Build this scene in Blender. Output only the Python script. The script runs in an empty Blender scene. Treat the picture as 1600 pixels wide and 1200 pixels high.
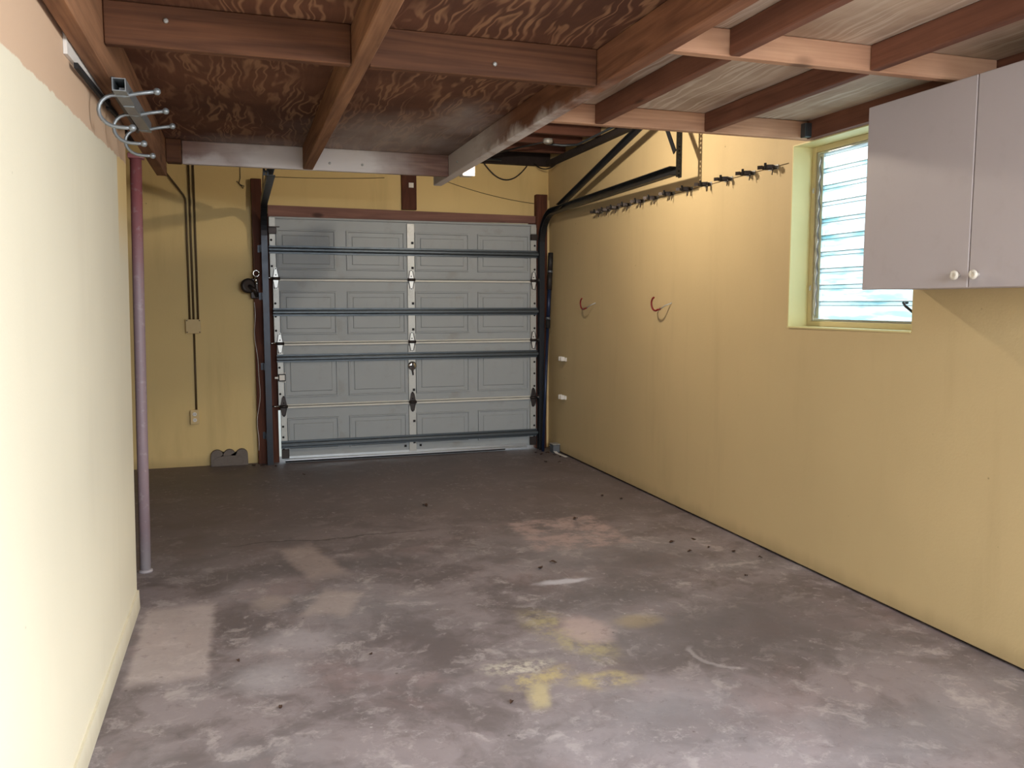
import bpy, bmesh, math, random
from mathutils import Vector, Matrix
random.seed(7)
S = bpy.context.scene
COL = S.collection
# ------------------------------------------------------------------ camera, world, lights, exposure
PITCH, YAW, EYE = 5.539, 18.0, 1.39
cam_d = bpy.data.cameras.new('camera'); cam = bpy.data.objects.new('camera', cam_d); COL.objects.link(cam)
cam.location = (0, 0, EYE)
cam.rotation_euler = (math.radians(90 - PITCH), 0, math.radians(-YAW))
cam_d.sensor_width = 36.0; cam_d.lens = 29.25; cam_d.clip_start = 0.05
S.camera = cam
S.view_settings.view_transform = 'Standard'; S.view_settings.look = 'None'
S.view_settings.gamma = 1.0; S.view_settings.use_curve_mapping = False
S.view_settings.exposure = 0.42

world = bpy.data.worlds.new('overcast_sky'); S.world = world; world.use_nodes = True
bg = world.node_tree.nodes['Background']
bg.inputs[0].default_value = (0.80, 0.93, 1.0, 1); bg.inputs[1].default_value = 1.15

def area(name, loc, target, sx, sy, power, color):
    d = bpy.data.lights.new(name, 'AREA'); d.shape = 'RECTANGLE'; d.size = sx; d.size_y = sy
    d.energy = power; d.color = color
    o = bpy.data.objects.new(name, d); COL.objects.link(o); o.location = loc
    o.rotation_euler = (Vector(target) - Vector(loc)).to_track_quat('-Z', 'Y').to_euler()
    return o
# daylight entering by the open doorway behind the viewer and by the louvred window
area('doorway_daylight', (1.35, -3.0, 2.75), (1.0, 2.6, 0.5), 3.2, 2.2, 470, (0.90, 0.95, 1.0))
area('added_side_fill', (3.7, 0.15, 1.75), (-0.5, 2.4, 0.8), 1.3, 1.5, 260, (0.93, 0.965, 1.0))  # added unseen side light, brightens the left partition
area('window_daylight', (4.1, 3.36, 3.3), (0.6, 3.4, 0.3), 1.2, 1.2, 130, (0.88, 0.95, 1.0))

# ------------------------------------------------------------------ mesh helpers
class MB:
    """collects shapes (world coordinates) for one mesh object"""
    def __init__(self): self.bm = bmesh.new()
    def box(self, x0, x1, y0, y1, z0, z1, bev=0.0, mi=0):
        vs = [self.bm.verts.new((x, y, z)) for x in (x0, x1) for y in (y0, y1) for z in (z0, z1)]
        F = [(0,1,3,2),(4,6,7,5),(0,4,5,1),(2,3,7,6),(0,2,6,4),(1,5,7,3)]
        fs = [self.bm.faces.new([vs[i] for i in f]) for f in F]
        for f in fs: f.material_index = mi
        if bev > 0:
            es = list({e for f in fs for e in f.edges})
            r = bmesh.ops.bevel(self.bm, geom=es, offset=bev, segments=1, affect='EDGES', profile=0.5)
        return self
    def hexa(self, p):   # 8 points: bottom 4 (ccw) then top 4
        vs = [self.bm.verts.new(q) for q in p]
        for f in ((3,2,1,0),(4,5,6,7),(0,1,5,4),(1,2,6,5),(2,3,7,6),(3,0,4,7)): self.bm.faces.new([vs[i] for i in f])
        return self
    def beam(self, a, b, w, h, up=(0,0,1), bev=0.0):
        a, b = Vector(a), Vector(b); d = (b - a).normalized(); s = d.cross(Vector(up)).normalized(); u = s.cross(d)
        p = []
        for c in (a, b):
            for i, j in ((-1,-1),(1,-1),(1,1),(-1,1)): p.append(c + s*(i*w/2) + u*(j*h/2))
        vs = [self.bm.verts.new(q) for q in p]
        for f in ((3,2,1,0),(4,5,6,7),(0,1,5,4),(1,2,6,5),(2,3,7,6),(3,0,4,7)): self.bm.faces.new([vs[i] for i in f])
        return self
    def tube(self, pts, r, seg=8, cap=True):
        pts = [Vector(p) for p in pts]; n = len(pts); rings = []
        rr = r if isinstance(r, (list, tuple)) else [r]*n
        ref = None
        for i, p in enumerate(pts):
            t = (pts[min(i+1, n-1)] - pts[max(i-1, 0)]).normalized()
            if ref is None:
                ref = Vector((0,0,1)) if abs(t.z) < 0.9 else Vector((1,0,0))
            s = t.cross(ref).normalized(); u = s.cross(t).normalized(); ref = u
            rings.append([self.bm.verts.new(p + (s*math.cos(a) + u*math.sin(a))*rr[i]) for a in [2*math.pi*k/seg for k in range(seg)]])
        for i in range(n-1):
            for k in range(seg):
                f = self.bm.faces.new([rings[i][k], rings[i][(k+1) % seg], rings[i+1][(k+1) % seg], rings[i+1][k]]); f.smooth = True
        if cap:
            self.bm.faces.new(rings[0][::-1]); self.bm.faces.new(rings[-1])
        return self
    def lathe(self, o, axis, prof, seg=16):
        """prof: (radius, height along axis)"""
        o = Vector(o); ax = Vector(axis).normalized()
        s = ax.cross(Vector((0.3,0.2,0.9))).normalized(); u = ax.cross(s)
        rings = []
        for r, h in prof:
            rings.append([self.bm.verts.new(o + ax*h + (s*math.cos(a) + u*math.sin(a))*max(r, 1e-5)) for a in [2*math.pi*k/seg for k in range(seg)]])
        for i in range(len(rings)-1):
            for k in range(seg):
                f = self.bm.faces.new([rings[i][k], rings[i][(k+1) % seg], rings[i+1][(k+1) % seg], rings[i+1][k]]); f.smooth = True
        self.bm.faces.new(rings[0][::-1]); self.bm.faces.new(rings[-1])
        return self
    def prism(self, poly, a, b):
        """closed polygon of 3D points extruded by vector from a-offset to b-offset"""
        a, b = Vector(a), Vector(b)
        A = [self.bm.verts.new(Vector(p) + a) for p in poly]; B = [self.bm.verts.new(Vector(p) + b) for p in poly]
        n = len(poly)
        self.bm.faces.new(A[::-1]); self.bm.faces.new(B)
        for i in range(n): self.bm.faces.new([A[i], A[(i+1) % n], B[(i+1) % n], B[i]])
        return self
    def sweep_yz(self, path, prof):
        """closed profile (x offset, normal offset) swept along a path in a constant-x plane"""
        path = [Vector(p) for p in path]; n = len(path); rings = []
        for i, p in enumerate(path):
            t = (path[min(i+1, n-1)] - path[max(i-1, 0)]).normalized(); nn = t.cross(Vector((1,0,0))).normalized()
            rings.append([self.bm.verts.new(p + Vector((px, 0, 0)) + nn*py) for px, py in prof])
        m = len(prof)
        for i in range(n-1):
            for k in range(m):
                self.bm.faces.new([rings[i][k], rings[i][(k+1) % m], rings[i+1][(k+1) % m], rings[i+1][k]])
        self.bm.faces.new(rings[0][::-1]); self.bm.faces.new(rings[-1])
        return self
    def sphere(self, c, r, sub=2):
        bmesh.ops.create_icosphere(self.bm, subdivisions=sub, radius=r, matrix=Matrix.Translation(c))
        return self

WPOS = {}
def obj(name, mb, mat, parent=None, smooth=False):
    bm = mb.bm
    bmesh.ops.recalc_face_normals(bm, faces=bm.faces[:])
    xs = [v.co.x for v in bm.verts]; ys = [v.co.y for v in bm.verts]; zs = [v.co.z for v in bm.verts]
    org = Vector(((min(xs)+max(xs))/2, (min(ys)+max(ys))/2, min(zs)))
    bmesh.ops.translate(bm, verts=bm.verts[:], vec=-org)
    me = bpy.data.meshes.new(name); bm.to_mesh(me); bm.free()
    for m in (mat if isinstance(mat, (list, tuple)) else [mat]): me.materials.append(m)
    if smooth:
        for p in me.polygons: p.use_smooth = True
    o = bpy.data.objects.new(name, me); COL.objects.link(o); WPOS[o] = org
    if parent is not None:
        o.parent = parent; o.location = org - WPOS[parent]
    else: o.location = org
    return o
def thing(name, loc, label, cat, group=None):
    o = bpy.data.objects.new(name, None); o.empty_display_size = 0.05; COL.objects.link(o)
    o.location = loc; WPOS[o] = Vector(loc); return tag(o, label, cat, group)
def tag(o, label, cat, group=None, kind=None):
    o['label'] = label; o['category'] = cat
    if group: o['group'] = group
    if kind: o['kind'] = kind
    return o
def struct(o, label, cat): return tag(o, label, cat, None, 'structure')
def copy_tree(o, delta, parent=None):
    c = o.copy(); COL.objects.link(c)
    if parent is None: c.location = o.location + Vector(delta); WPOS[c] = WPOS[o] + Vector(delta)
    else: c.parent = parent; WPOS[c] = WPOS[o]
    for ch in list(o.children): copy_tree(ch, delta, c)
    return c

# ------------------------------------------------------------------ material helpers
def srgb(r, g, b):
    f = lambda c: (c/255/12.92) if c/255 <= 0.04045 else ((c/255+0.055)/1.055)**2.4
    return (f(r), f(g), f(b), 1.0)
class NT:
    def __init__(self, name):
        self.m = bpy.data.materials.new(name); self.m.use_nodes = True; self.t = self.m.node_tree
        self.b = self.t.nodes['Principled BSDF']
    def set(self, sock, v):
        if hasattr(v, 'is_linked') or isinstance(v, bpy.types.NodeSocket): self.t.links.new(v, sock)
        else:
            sock.default_value = v
    def node(self, typ, ins=None, out=0, **props):
        n = self.t.nodes.new(typ)
        for k, v in props.items(): setattr(n, k, v)
        for k, v in (ins or {}).items(): self.set(n.inputs[k], v)
        return n.outputs[out]
    def math(self, op, a, b=0.0, c=0.0, clamp=False):
        return self.node('ShaderNodeMath', {0: a, 1: b, 2: c}, operation=op, use_clamp=clamp)
    def vmath(self, op, a, b=(0,0,0)):
        return self.node('ShaderNodeVectorMath', {0: a, 1: b}, operation=op, out=(1 if op in ('LENGTH', 'DOT_PRODUCT', 'DISTANCE') else 0))
    def scale(self, a, s):
        n = self.t.nodes.new('ShaderNodeVectorMath'); n.operation = 'SCALE'; self.set(n.inputs[0], a); self.set(n.inputs[3], s); return n.outputs[0]
    def mix(self, f, a, b, blend='MIX'):
        n = self.t.nodes.new('ShaderNodeMix'); n.data_type = 'RGBA'; n.blend_type = blend
        self.set(n.inputs[0], f); self.set(n.inputs[6], a); self.set(n.inputs[7], b); return n.outputs[2]
    def ramp(self, v, lo, hi, a=0.0, b=1.0):
        return self.node('ShaderNodeMapRange', {0: v, 1: lo, 2: hi, 3: a, 4: b}, interpolation_type='SMOOTHSTEP')
    def pos(self): return self.node('ShaderNodeNewGeometry', out=0)
    def objc(self): return self.node('ShaderNodeTexCoord', out=3)
    def rnd(self): return self.node('ShaderNodeObjectInfo', out=5)
    def noise(self, vec, scale, detail=4, rough=0.55, dist=0.0, out=0):
        return self.node('ShaderNodeTexNoise', {'Vector': vec, 'Scale': scale, 'Detail': detail, 'Roughness': rough, 'Distortion': dist}, out=out)
    def voro(self, vec, scale, out=0):
        return self.node('ShaderNodeTexVoronoi', {'Vector': vec, 'Scale': scale}, out=out)
    def mapv(self, vec, scale=(1,1,1), loc=(0,0,0), rot=(0,0,0)):
        return self.node('ShaderNodeMapping', {'Vector': vec, 'Location': loc, 'Rotation': rot, 'Scale': scale})
    def bump(self, h, strength=0.3, dist=0.01):
        o = self.node('ShaderNodeBump', {'Strength': strength, 'Distance': dist, 'Height': h}); self.t.links.new(o, self.b.inputs['Normal'])
    def warp(self, vec, scale, amp, detail=4):
        c = self.noise(vec, scale, detail, 0.6, out=1)
        d = self.vmath('SUBTRACT', c, (0.5, 0.5, 0.5))
        return self.vmath('ADD', vec, self.scale(d, amp))
    def ell(self, vec, c, r, rot=0.0, soft=0.35, rect=False):
        """1 inside an ellipse (or rectangle) in the xy plane centred at c"""
        v = self.vmath('SUBTRACT', vec, (c[0], c[1], 0)); v = self.vmath('MULTIPLY', v, (1,1,0))
        if rot: v = self.mapv(v, rot=(0,0,-rot))
        v = self.vmath('DIVIDE', v, (r[0], r[1], 1))
        if rect:
            v = self.vmath('ABSOLUTE', v); s = self.node('ShaderNodeSeparateXYZ', {0: v}); nd = s.node
            l = self.math('MAXIMUM', nd.outputs[0], nd.outputs[1])
        else: l = self.vmath('LENGTH', v)
        return self.ramp(l, 1.0+soft, 1.0-soft)
    def done(self, color=None, rough=0.6, metal=0.0, spec=0.5):
        if color is not None: self.set(self.b.inputs['Base Color'], color)
        self.set(self.b.inputs['Roughness'], rough); self.set(self.b.inputs['Metallic'], metal)
        self.b.inputs['Specular IOR Level'].default_value = spec
        return self.m
def axis_scale(axis, along, across):
    return tuple(along if 'xyz'[i] == axis else across for i in range(3))

def m_wood(name, dark, light, axis, fig=1.0, knots=True, rough=0.75, spray=None, fine=0.65):
    n = NT(name); oc = n.objc()
    off = n.node('ShaderNodeCombineXYZ', {0: n.math('MULTIPLY', n.rnd(), 17.3), 1: n.math('MULTIPLY', n.rnd(), 31.7), 2: n.math('MULTIPLY', n.rnd(), 11.1)})
    v = n.vmath('ADD', oc, off)
    big = n.noise(n.mapv(v, axis_scale(axis, 0.55, 7.0)), 1.0*fig, 3, 0.5, 0.6)
    rings = n.math('PINGPONG', n.math('MULTIPLY', big, 13.0), 1.0)
    fib = n.noise(n.mapv(v, axis_scale(axis, 3.0, 120.0)), 1.0, 3, 0.6)
    blot = n.noise(v, 3.0, 4, 0.6)
    f = n.math('ADD', n.math('MULTIPLY', rings, 0.45), n.math('MULTIPLY', fib, fine))
    f = n.math('MULTIPLY', f, n.math('ADD', n.math('MULTIPLY', blot, 1.2), 0.35), clamp=True)
    c = n.mix(f, dark, light)
    if knots:
        kv = n.voro(n.mapv(v, axis_scale(axis, 2.2, 5.0)), 1.0)
        k = n.ramp(kv, 0.16, 0.07)
        c = n.mix(n.math('MULTIPLY', k, 0.8), c, tuple(x*0.32 for x in dark[:3])+(1,))
    if spray:
        p = n.warp(n.pos(), 5.0, 0.22, 5); acc = None
        for ctr, rad, st in spray:
            d = n.vmath('LENGTH', n.vmath('DIVIDE', n.vmath('SUBTRACT', p, ctr), rad))
            m = n.math('MULTIPLY', n.ramp(d, 1.25, 0.2), st)
            acc = m if acc is None else n.math('MAXIMUM', acc, m)
        acc = n.math('MULTIPLY', acc, n.math('ADD', 0.55, n.math('MULTIPLY', n.noise(n.mapv(v, axis_scale(axis, 6, 30)), 1.0, 4), 0.7)), clamp=True)
        c = n.mix(acc, c, srgb(222, 216, 214))
    n.bump(n.math('ADD', fib, n.math('MULTIPLY', rings, 0.3)), 0.25, 0.004)
    return n.done(c, rough, spec=0.25)
def m_ply(name, dark, light, streak, spray=None, contrast=1.0, fig=(12.0, 1.5), mul=13.0):
    n = NT(name); p = n.pos()
    v = n.mapv(n.warp(p, 3.0, 0.10, 2), (fig[0], fig[1], 1.0))
    a = n.noise(v, 1.0, 2.5, 0.5, 0.5)
    rings = n.math('PINGPONG', n.math('MULTIPLY', a, mul), 1.0)
    line = n.ramp(rings, 0.45, 0.95)
    fib = n.noise(n.mapv(p, (150, 6, 1)), 1.0, 3, 0.6)
    blot = n.noise(p, 1.7, 4, 0.6)
    c = n.mix(n.ramp(blot, 0.3, 0.72), dark, light)
    gate = n.ramp(n.noise(n.mapv(p, (5, 1.6, 1)), 1.0, 2), 0.30, 0.58)
    c = n.mix(n.math('MULTIPLY', n.math('MULTIPLY', line, gate), 0.62*contrast), c, streak)
    c = n.mix(n.math('MULTIPLY', fib, 0.35*contrast), c, tuple(x*0.45 for x in dark[:3])+(1,))
    if spray:
        q = n.warp(p, 2.2, 0.5, 4); acc = None
        for ctr, rad, st in spray:
            d = n.vmath('LENGTH', n.vmath('DIVIDE', n.vmath('SUBTRACT', q, ctr), rad)); m = n.math('MULTIPLY', n.ramp(d, 1.3, 0.1), st)
            acc = m if acc is None else n.math('MAXIMUM', acc, m)
        acc = n.math('MULTIPLY', acc, n.math('ADD', 0.4, n.math('MULTIPLY', n.noise(n.mapv(p, (9, 2.5, 1), rot=(0,0,0.6)), 1.0, 4), 0.9)), clamp=True)
        c = n.mix(acc, c, srgb(196, 188, 184))
    n.bump(fib, 0.15, 0.003)
    return n.done(c, 0.8, spec=0.2)
def m_plain(name, col, rough=0.5, metal=0.0, var=0.15, scale=30.0, dirt=None, bump=0.0, spec=0.5):
    n = NT(name); oc = n.objc()
    k = n.noise(oc, scale, 4, 0.6)
    c = n.mix(n.math('MULTIPLY', k, var*2), col, tuple(x*0.55 for x in col[:3])+(1,))
    if dirt:
        d = n.ramp(n.noise(oc, dirt[1], 5, 0.65), 0.52, 0.72)
        c = n.mix(n.math('MULTIPLY', d, dirt[2]), c, dirt[0])
    if bump: n.bump(k, bump, 0.003)
    return n.done(c, n.math('ADD', rough-0.08, n.math('MULTIPLY', k, 0.16)), metal, spec)
def m_wall(name, col, extra=None, stain_tint=(120, 95, 60), st=0.10):
    n = NT(name); p = n.pos()
    big = n.noise(p, 0.8, 3, 0.5)
    c = n.mix(n.ramp(big, 0.3, 0.75), col, tuple(x*0.90 for x in col[:3])+(1,))
    vert = n.noise(n.mapv(p, (5, 5, 0.7)), 1.0, 4, 0.6)
    c = n.mix(n.math('MULTIPLY', n.ramp(vert, 0.5, 0.8), st), c, srgb(*stain_tint))
    specks = n.ramp(n.voro(p, 5.5), 0.035, 0.015)
    gate = n.ramp(n.noise(p, 1.3, 2), 0.5, 0.56)
    c = n.mix(n.math('MULTIPLY', n.math('MULTIPLY', specks, gate), 0.55), c, srgb(105, 80, 55))
    z = n.node('ShaderNodeSeparateXYZ', {0: p}, out=2)
    # splash dirt along the foot of the wall
    foot = n.math('MULTIPLY', n.ramp(n.math('ADD', z, n.math('MULTIPLY', vert, 0.12)), 0.17, 0.05), 0.35)
    c = n.mix(foot, c, srgb(105, 85, 60))
    if extra: c = extra(n, p, c)
    h = n.math('ADD', n.noise(p, 90, 3, 0.6), n.math('MULTIPLY', n.noise(p, 9, 3), 0.6))
    n.bump(h, 0.16, 0.004)
    return n.done(c, 0.62, spec=0.3)

# ------------------------------------------------------------------ materials
YEL = srgb(212, 189, 144)
def left_tones(n, p, c):
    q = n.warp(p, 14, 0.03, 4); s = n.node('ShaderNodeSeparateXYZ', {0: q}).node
    up = n.ramp(n.math('SUBTRACT', s.outputs[2], n.math('MULTIPLY', s.outputs[1], 0.032)), 1.862, 1.868)                       # peach above a line near the top, cream below it
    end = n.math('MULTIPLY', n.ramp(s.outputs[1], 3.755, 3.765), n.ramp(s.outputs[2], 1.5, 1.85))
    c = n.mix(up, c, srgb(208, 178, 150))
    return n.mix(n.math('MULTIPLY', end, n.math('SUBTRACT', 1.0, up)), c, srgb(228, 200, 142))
M_WL = m_wall('wall_left_paint', srgb(232, 224, 200), left_tones, st=0.05)
M_WR = m_wall('wall_right_paint', YEL)
M_WB = m_wall('wall_back_paint', srgb(224, 197, 138), stain_tint=(110, 90, 50), st=0.18)
M_REVEAL = m_plain('yellow_reveal_paint', srgb(228, 216, 158), 0.55, var=0.06, scale=8)
M_PLYD = m_ply('plywood_dark', srgb(90, 60, 48), srgb(126, 86, 66), srgb(186, 142, 108),
               spray=[((0.85, 5.0, 2.34), (0.55, 0.75, 1), 0.75), ((1.15, 4.35, 2.34), (0.22, 0.5, 1), 0.65), ((0.1, 5.3, 2.34), (0.5, 0.22, 1), 0.4)])
M_PLYP = m_ply('plywood_pale', srgb(170, 144, 124), srgb(216, 196, 176), srgb(232, 218, 202), contrast=1.2, fig=(13.0, 0.45), mul=12.0)
DK, LT = srgb(64, 41, 31), srgb(116, 77, 54)
M_WX = m_wood('joist_wood_cross', DK, LT, 'x')
M_WY = m_wood('joist_wood_long', srgb(98, 66, 48), srgb(164, 120, 88), 'y')
M_BEAM = m_wood('beam_wood', srgb(92, 58, 44), srgb(152, 106, 80), 'y', spray=[((1.33, 5.2, 2.26), (0.3, 1.05, 0.3), 1.4), ((1.33, 4.3, 2.16), (0.2, 1.3, 0.09), 1.5)])
M_RIM = m_wood('rim_wood', srgb(104, 76, 70), srgb(160, 130, 118), 'x', spray=[((0.45, 5.33, 2.25), (0.62, 0.4, 0.25), 1.5), ((-0.15, 5.33, 2.2), (0.3, 0.4, 0.08), 0.8)])
M_PX = m_wood('pale_joist_cross', srgb(158, 116, 92), srgb(206, 164, 134), 'x', fig=0.8)
M_PY = m_wood('pale_joist_long', srgb(84, 52, 42), srgb(134, 90, 72), 'y', fig=0.8)
M_RAFT = m_wood('rafter_wood', srgb(74, 44, 36), srgb(112, 74, 60), 'x', knots=False)
M_DECK = m_plain('roof_deck_felt', srgb(40, 30, 28), 0.9, var=0.3, scale=6)
M_JAMB = m_wood('jamb_wood', srgb(62, 34, 26), srgb(104, 62, 46), 'z', knots=False)
M_HEAD = m_wood('header_wood', srgb(100, 70, 64), srgb(142, 104, 92), 'x')
M_BLACK = m_plain('black_track_steel', srgb(54, 57, 63), 0.36, 0.7, var=0.3, scale=18, dirt=(srgb(70, 52, 40), 6, 0.4))
M_DGREY = m_plain('dark_grey_steel', srgb(82, 89, 95), 0.42, 0.6, var=0.2, scale=20)
M_GALV = m_plain('galvanised_steel', srgb(186, 186, 182), 0.45, 0.35, var=0.2, scale=60, dirt=(srgb(120, 105, 90), 9, 0.4))
M_DOOR = m_plain('door_white_enamel', srgb(157, 162, 165), 0.55, 0.0, var=0.06, scale=5, dirt=(srgb(128, 122, 108), 4, 0.35))
M_ALU = m_plain('aluminium', srgb(208, 212, 216), 0.32, 0.8, var=0.1, scale=40)
M_CHROME = m_plain('chrome', srgb(205, 205, 205), 0.18, 1.0, var=0.1, scale=40)
M_HOLE = m_plain('dark_hole', srgb(22, 22, 24), 0.8, var=0.1)
M_DARKIRON = m_plain('oiled_iron', srgb(58, 50, 48), 0.45, 0.5, var=0.3, scale=35)
M_CAB = m_plain('cabinet_laminate', srgb(190, 183, 187), 0.5, var=0.03, scale=3, dirt=(srgb(150, 140, 140), 11, 0.10))
M_KNOB = m_plain('knob_ivory', srgb(226, 220, 208), 0.3, var=0.08)
M_WHITE = m_plain('white_paint', srgb(226, 222, 216), 0.5, var=0.08, scale=12)
M_RED = m_plain('red_vinyl', srgb(124, 16, 22), 0.4, var=0.1)
M_CABLE = m_plain('black_cable', srgb(34, 30, 30), 0.6, var=0.1)
M_COND = m_plain('painted_conduit', srgb(92, 72, 44), 0.55, var=0.2, scale=14)
M_BOX = m_plain('yellow_painted_box', srgb(212, 186, 134), 0.55, var=0.08)
M_STONE = m_plain('grey_cast_stone', srgb(122, 112, 106), 0.9, var=0.35, scale=40, bump=0.5, dirt=(srgb(80, 70, 66), 8, 0.5))
M_TUBE = m_plain('grey_rack_steel', srgb(150, 156, 160), 0.4, 0.55, var=0.12, scale=50)
M_LEAF = m_plain('dry_leaf', srgb(66, 42, 28), 0.8, var=0.3, scale=60)
M_BLUE = m_plain('navy_pole_paint', srgb(36, 48, 78), 0.35, 0.3, var=0.15)
M_POLEG = m_plain('pole_grey', srgb(120, 126, 134), 0.35, 0.6, var=0.1)
M_GROUND = m_plain('outdoor_concrete', srgb(190, 186, 178), 0.9, var=0.2, scale=2)
M_CRUD = m_plain('dirt_crevice', srgb(46, 36, 34), 0.95, var=0.4, scale=25)
def mk_post():
    n = NT('post_paint'); p = n.pos(); z = n.node('ShaderNodeSeparateXYZ', {0: p}, out=2)
    k = n.noise(p, 7, 5, 0.65)
    t = n.ramp(n.math('ADD', z, n.math('MULTIPLY', n.math('SUBTRACT', k, 0.5), 0.5)), 1.35, 2.0)
    c = n.mix(t, srgb(148, 128, 134), srgb(156, 92, 94))
    c = n.mix(n.math('MULTIPLY', n.ramp(n.noise(p, 28, 4), 0.55, 0.7), 0.4), c, srgb(186, 172, 174))
    c = n.mix(n.math('MULTIPLY', n.ramp(z, 0.25, 0.02), 0.6), c, srgb(172, 170, 172))
    n.bump(k, 0.2, 0.003)
    return n.done(c, 0.5)
M_POST = mk_post()
def mk_glass():
    n = NT('frosted_louvre_glass'); t = n.t; p = n.pos()
    s = n.noise(n.mapv(p, (4, 3, 26)), 1.0, 5, 0.65)
    tint = n.mix(n.ramp(s, 0.46, 0.62), (0.80, 0.86, 0.88, 1), (0.50, 0.68, 0.71, 1))  # teal patches put the reflection of outdoor foliage into the pane colour
    tr = n.node('ShaderNodeBsdfTransparent', {0: tint})
    tl = n.node('ShaderNodeBsdfTranslucent', {0: tint})
    gl = n.node('ShaderNodeBsdfGlossy', {0: (0.9, 0.95, 1, 1), 1: 0.25})
    m1 = n.node('ShaderNodeMixShader', {0: 0.45, 1: tr, 2: tl}); m2 = n.node('ShaderNodeMixShader', {0: 0.07, 1: m1, 2: gl})
    t.links.new(m2, t.nodes['Material Output'].inputs[0]); t.nodes.remove(n.b)
    return n.m
M_GLASS = mk_glass()
M_WFRAME = m_plain('window_frame_paint', srgb(222, 206, 160), 0.5, var=0.1, scale=14)
M_EDGE = m_plain('glass_edge', srgb(150, 184, 194), 0.4, var=0.2)
M_RAIL = m_plain('light_door_rail', srgb(214, 212, 204), 0.45, var=0.12, scale=20)
M_HINGE = m_plain('bright_hinge_steel', srgb(226, 226, 222), 0.35, 0.3, var=0.15, scale=60)
def mk_floor():
    n = NT('stained_concrete'); p = n.pos(); P = n.vmath('MULTIPLY', p, (1, 1, 0))
    big = n.noise(P, 0.75, 5, 0.6); mid = n.noise(n.warp(P, 1.5, 0.6), 2.3, 6, 0.65); fine = n.noise(P, 38, 5, 0.7)
    c = n.mix(n.ramp(mid, 0.38, 0.62), srgb(102, 92, 93), srgb(147, 136, 139))
    c = n.mix(n.math('MULTIPLY', n.ramp(big, 0.42, 0.68), 0.55), c, srgb(152, 149, 154))
    rd = n.ramp(n.noise(n.warp(P, 2.0, 0.5), 1.9, 4, 0.6), 0.52, 0.7)
    c = n.mix(n.math('MULTIPLY', rd, 0.4), c, srgb(154, 130, 130))
    c = n.mix(n.math('MULTIPLY', n.ramp(n.noise(n.warp(P, 4, 0.3), 6, 6, 0.7), 0.52, 0.68), 0.55), c, srgb(198, 188, 188))
    sy = n.node('ShaderNodeSeparateXYZ', {0: P}, out=1)
    # dimmer light at the garage door end, painted as a darker slab
    far_shade = n.ramp(n.math('ADD', sy, n.math('MULTIPLY', n.math('SUBTRACT', big, 0.5), 1.6)), 3.8, 5.6)
    c = n.mix(n.math('MULTIPLY', far_shade, 0.75), c, srgb(96, 84, 81))
    W = n.warp(P, 9, 0.10, 5); W2 = n.warp(P, 5, 0.28, 5); W3 = n.warp(P, 16, 0.05, 4)
    def stain_tint(c, vec, ctr, rad, col, st, rot=0.0, soft=0.4, rect=False, br=None):
        m = n.ell(vec, ctr, rad, rot, soft, rect)
        if br: m = n.math('MULTIPLY', m, n.ramp(n.noise(P, br, 5, 0.7), 0.38, 0.62))
        return n.mix(n.math('MULTIPLY', m, st), c, srgb(*col))
    for ctr, rad in (((2.0, 3.95), (0.32, 0.2)), ((1.85, 2.95), (0.35, 0.3)), ((1.62, 3.5), (0.3, 0.16)), ((2.3, 3.0), (0.3, 0.4)), ((0.45, 4.4), (0.6, 0.12)), ((0.1, 6.9), (0.9, 0.5))):
        c = stain_tint(c, W2, ctr, rad, (88, 82, 84), 0.6, soft=0.6)
    c = stain_tint(c, W3, (-0.30, 3.60), (0.145, 0.40), (204, 190, 188), 0.6, soft=0.13, rect=True)
    c = stain_tint(c, W, (0.32, 4.52), (0.10, 0.30), (186, 168, 162), 0.55, rot=0.25, soft=0.3, rect=True)
    c = stain_tint(c, W, (0.38, 3.84), (0.10, 0.16), (190, 174, 168), 0.55, rot=-0.4, soft=0.3, rect=True)
    c = stain_tint(c, W, (0.09, 3.93), (0.08, 0.10), (172, 158, 152), 0.6)
    c = stain_tint(c, W, (0.06, 3.12), (0.12, 0.12), (194, 188, 194), 0.5, soft=0.6)
    c = stain_tint(c, W2, (0.18, 3.45), (0.15, 0.12), (192, 186, 192), 0.4, soft=0.6)
    c = stain_tint(c, W3, (1.86, 4.62), (0.30, 0.33), (182, 158, 155), 0.8, soft=0.10, rect=True, br=7)
    c = stain_tint(c, W, (1.50, 3.78), (0.13, 0.035), (214, 212, 222), 0.85, soft=0.5)  # narrow bluish white smear
    c = stain_tint(c, W, (1.27, 3.16), (0.10, 0.27), (190, 176, 128), 0.75, rot=0.25, soft=0.55, br=11)
    c = stain_tint(c, W, (1.37, 3.18), (0.10, 0.14), (196, 174, 170), 0.8, soft=0.4)
    c = stain_tint(c, W, (1.62, 3.2), (0.1, 0.07), (180, 160, 118), 0.5, soft=0.6)
    c = stain_tint(c, W, (1.02, 2.80), (0.13, 0.06), (206, 188, 128), 0.75, rot=0.3, soft=0.5, br=18)
    c = stain_tint(c, W, (0.97, 2.67), (0.035, 0.09), (214, 198, 146), 0.7, rot=-0.3, soft=0.6)
    c = stain_tint(c, W, (1.24, 2.71), (0.12, 0.06), (206, 188, 128), 0.75, rot=-0.1, soft=0.6, br=10)
    c = stain_tint(c, W, (0.97, 2.92), (0.12, 0.06), (222, 214, 196), 0.8, soft=0.6, br=30)
    for ctr, rad in (((1.70, 2.10), (0.35, 0.18)), ((1.20, 2.35), (0.4, 0.2)), ((2.1, 2.05), (0.25, 0.15)), ((1.5, 2.5), (0.25, 0.12))):
        c = stain_tint(c, W2, ctr, rad, (170, 169, 178), 0.3, soft=0.8)  # pale sheen of the rear daylight, painted into the near slab
    # scraped arc and scratches
    q = n.vmath('SUBTRACT', W3, (1.83, 2.80, 0)); l = n.vmath('LENGTH', q)
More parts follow.
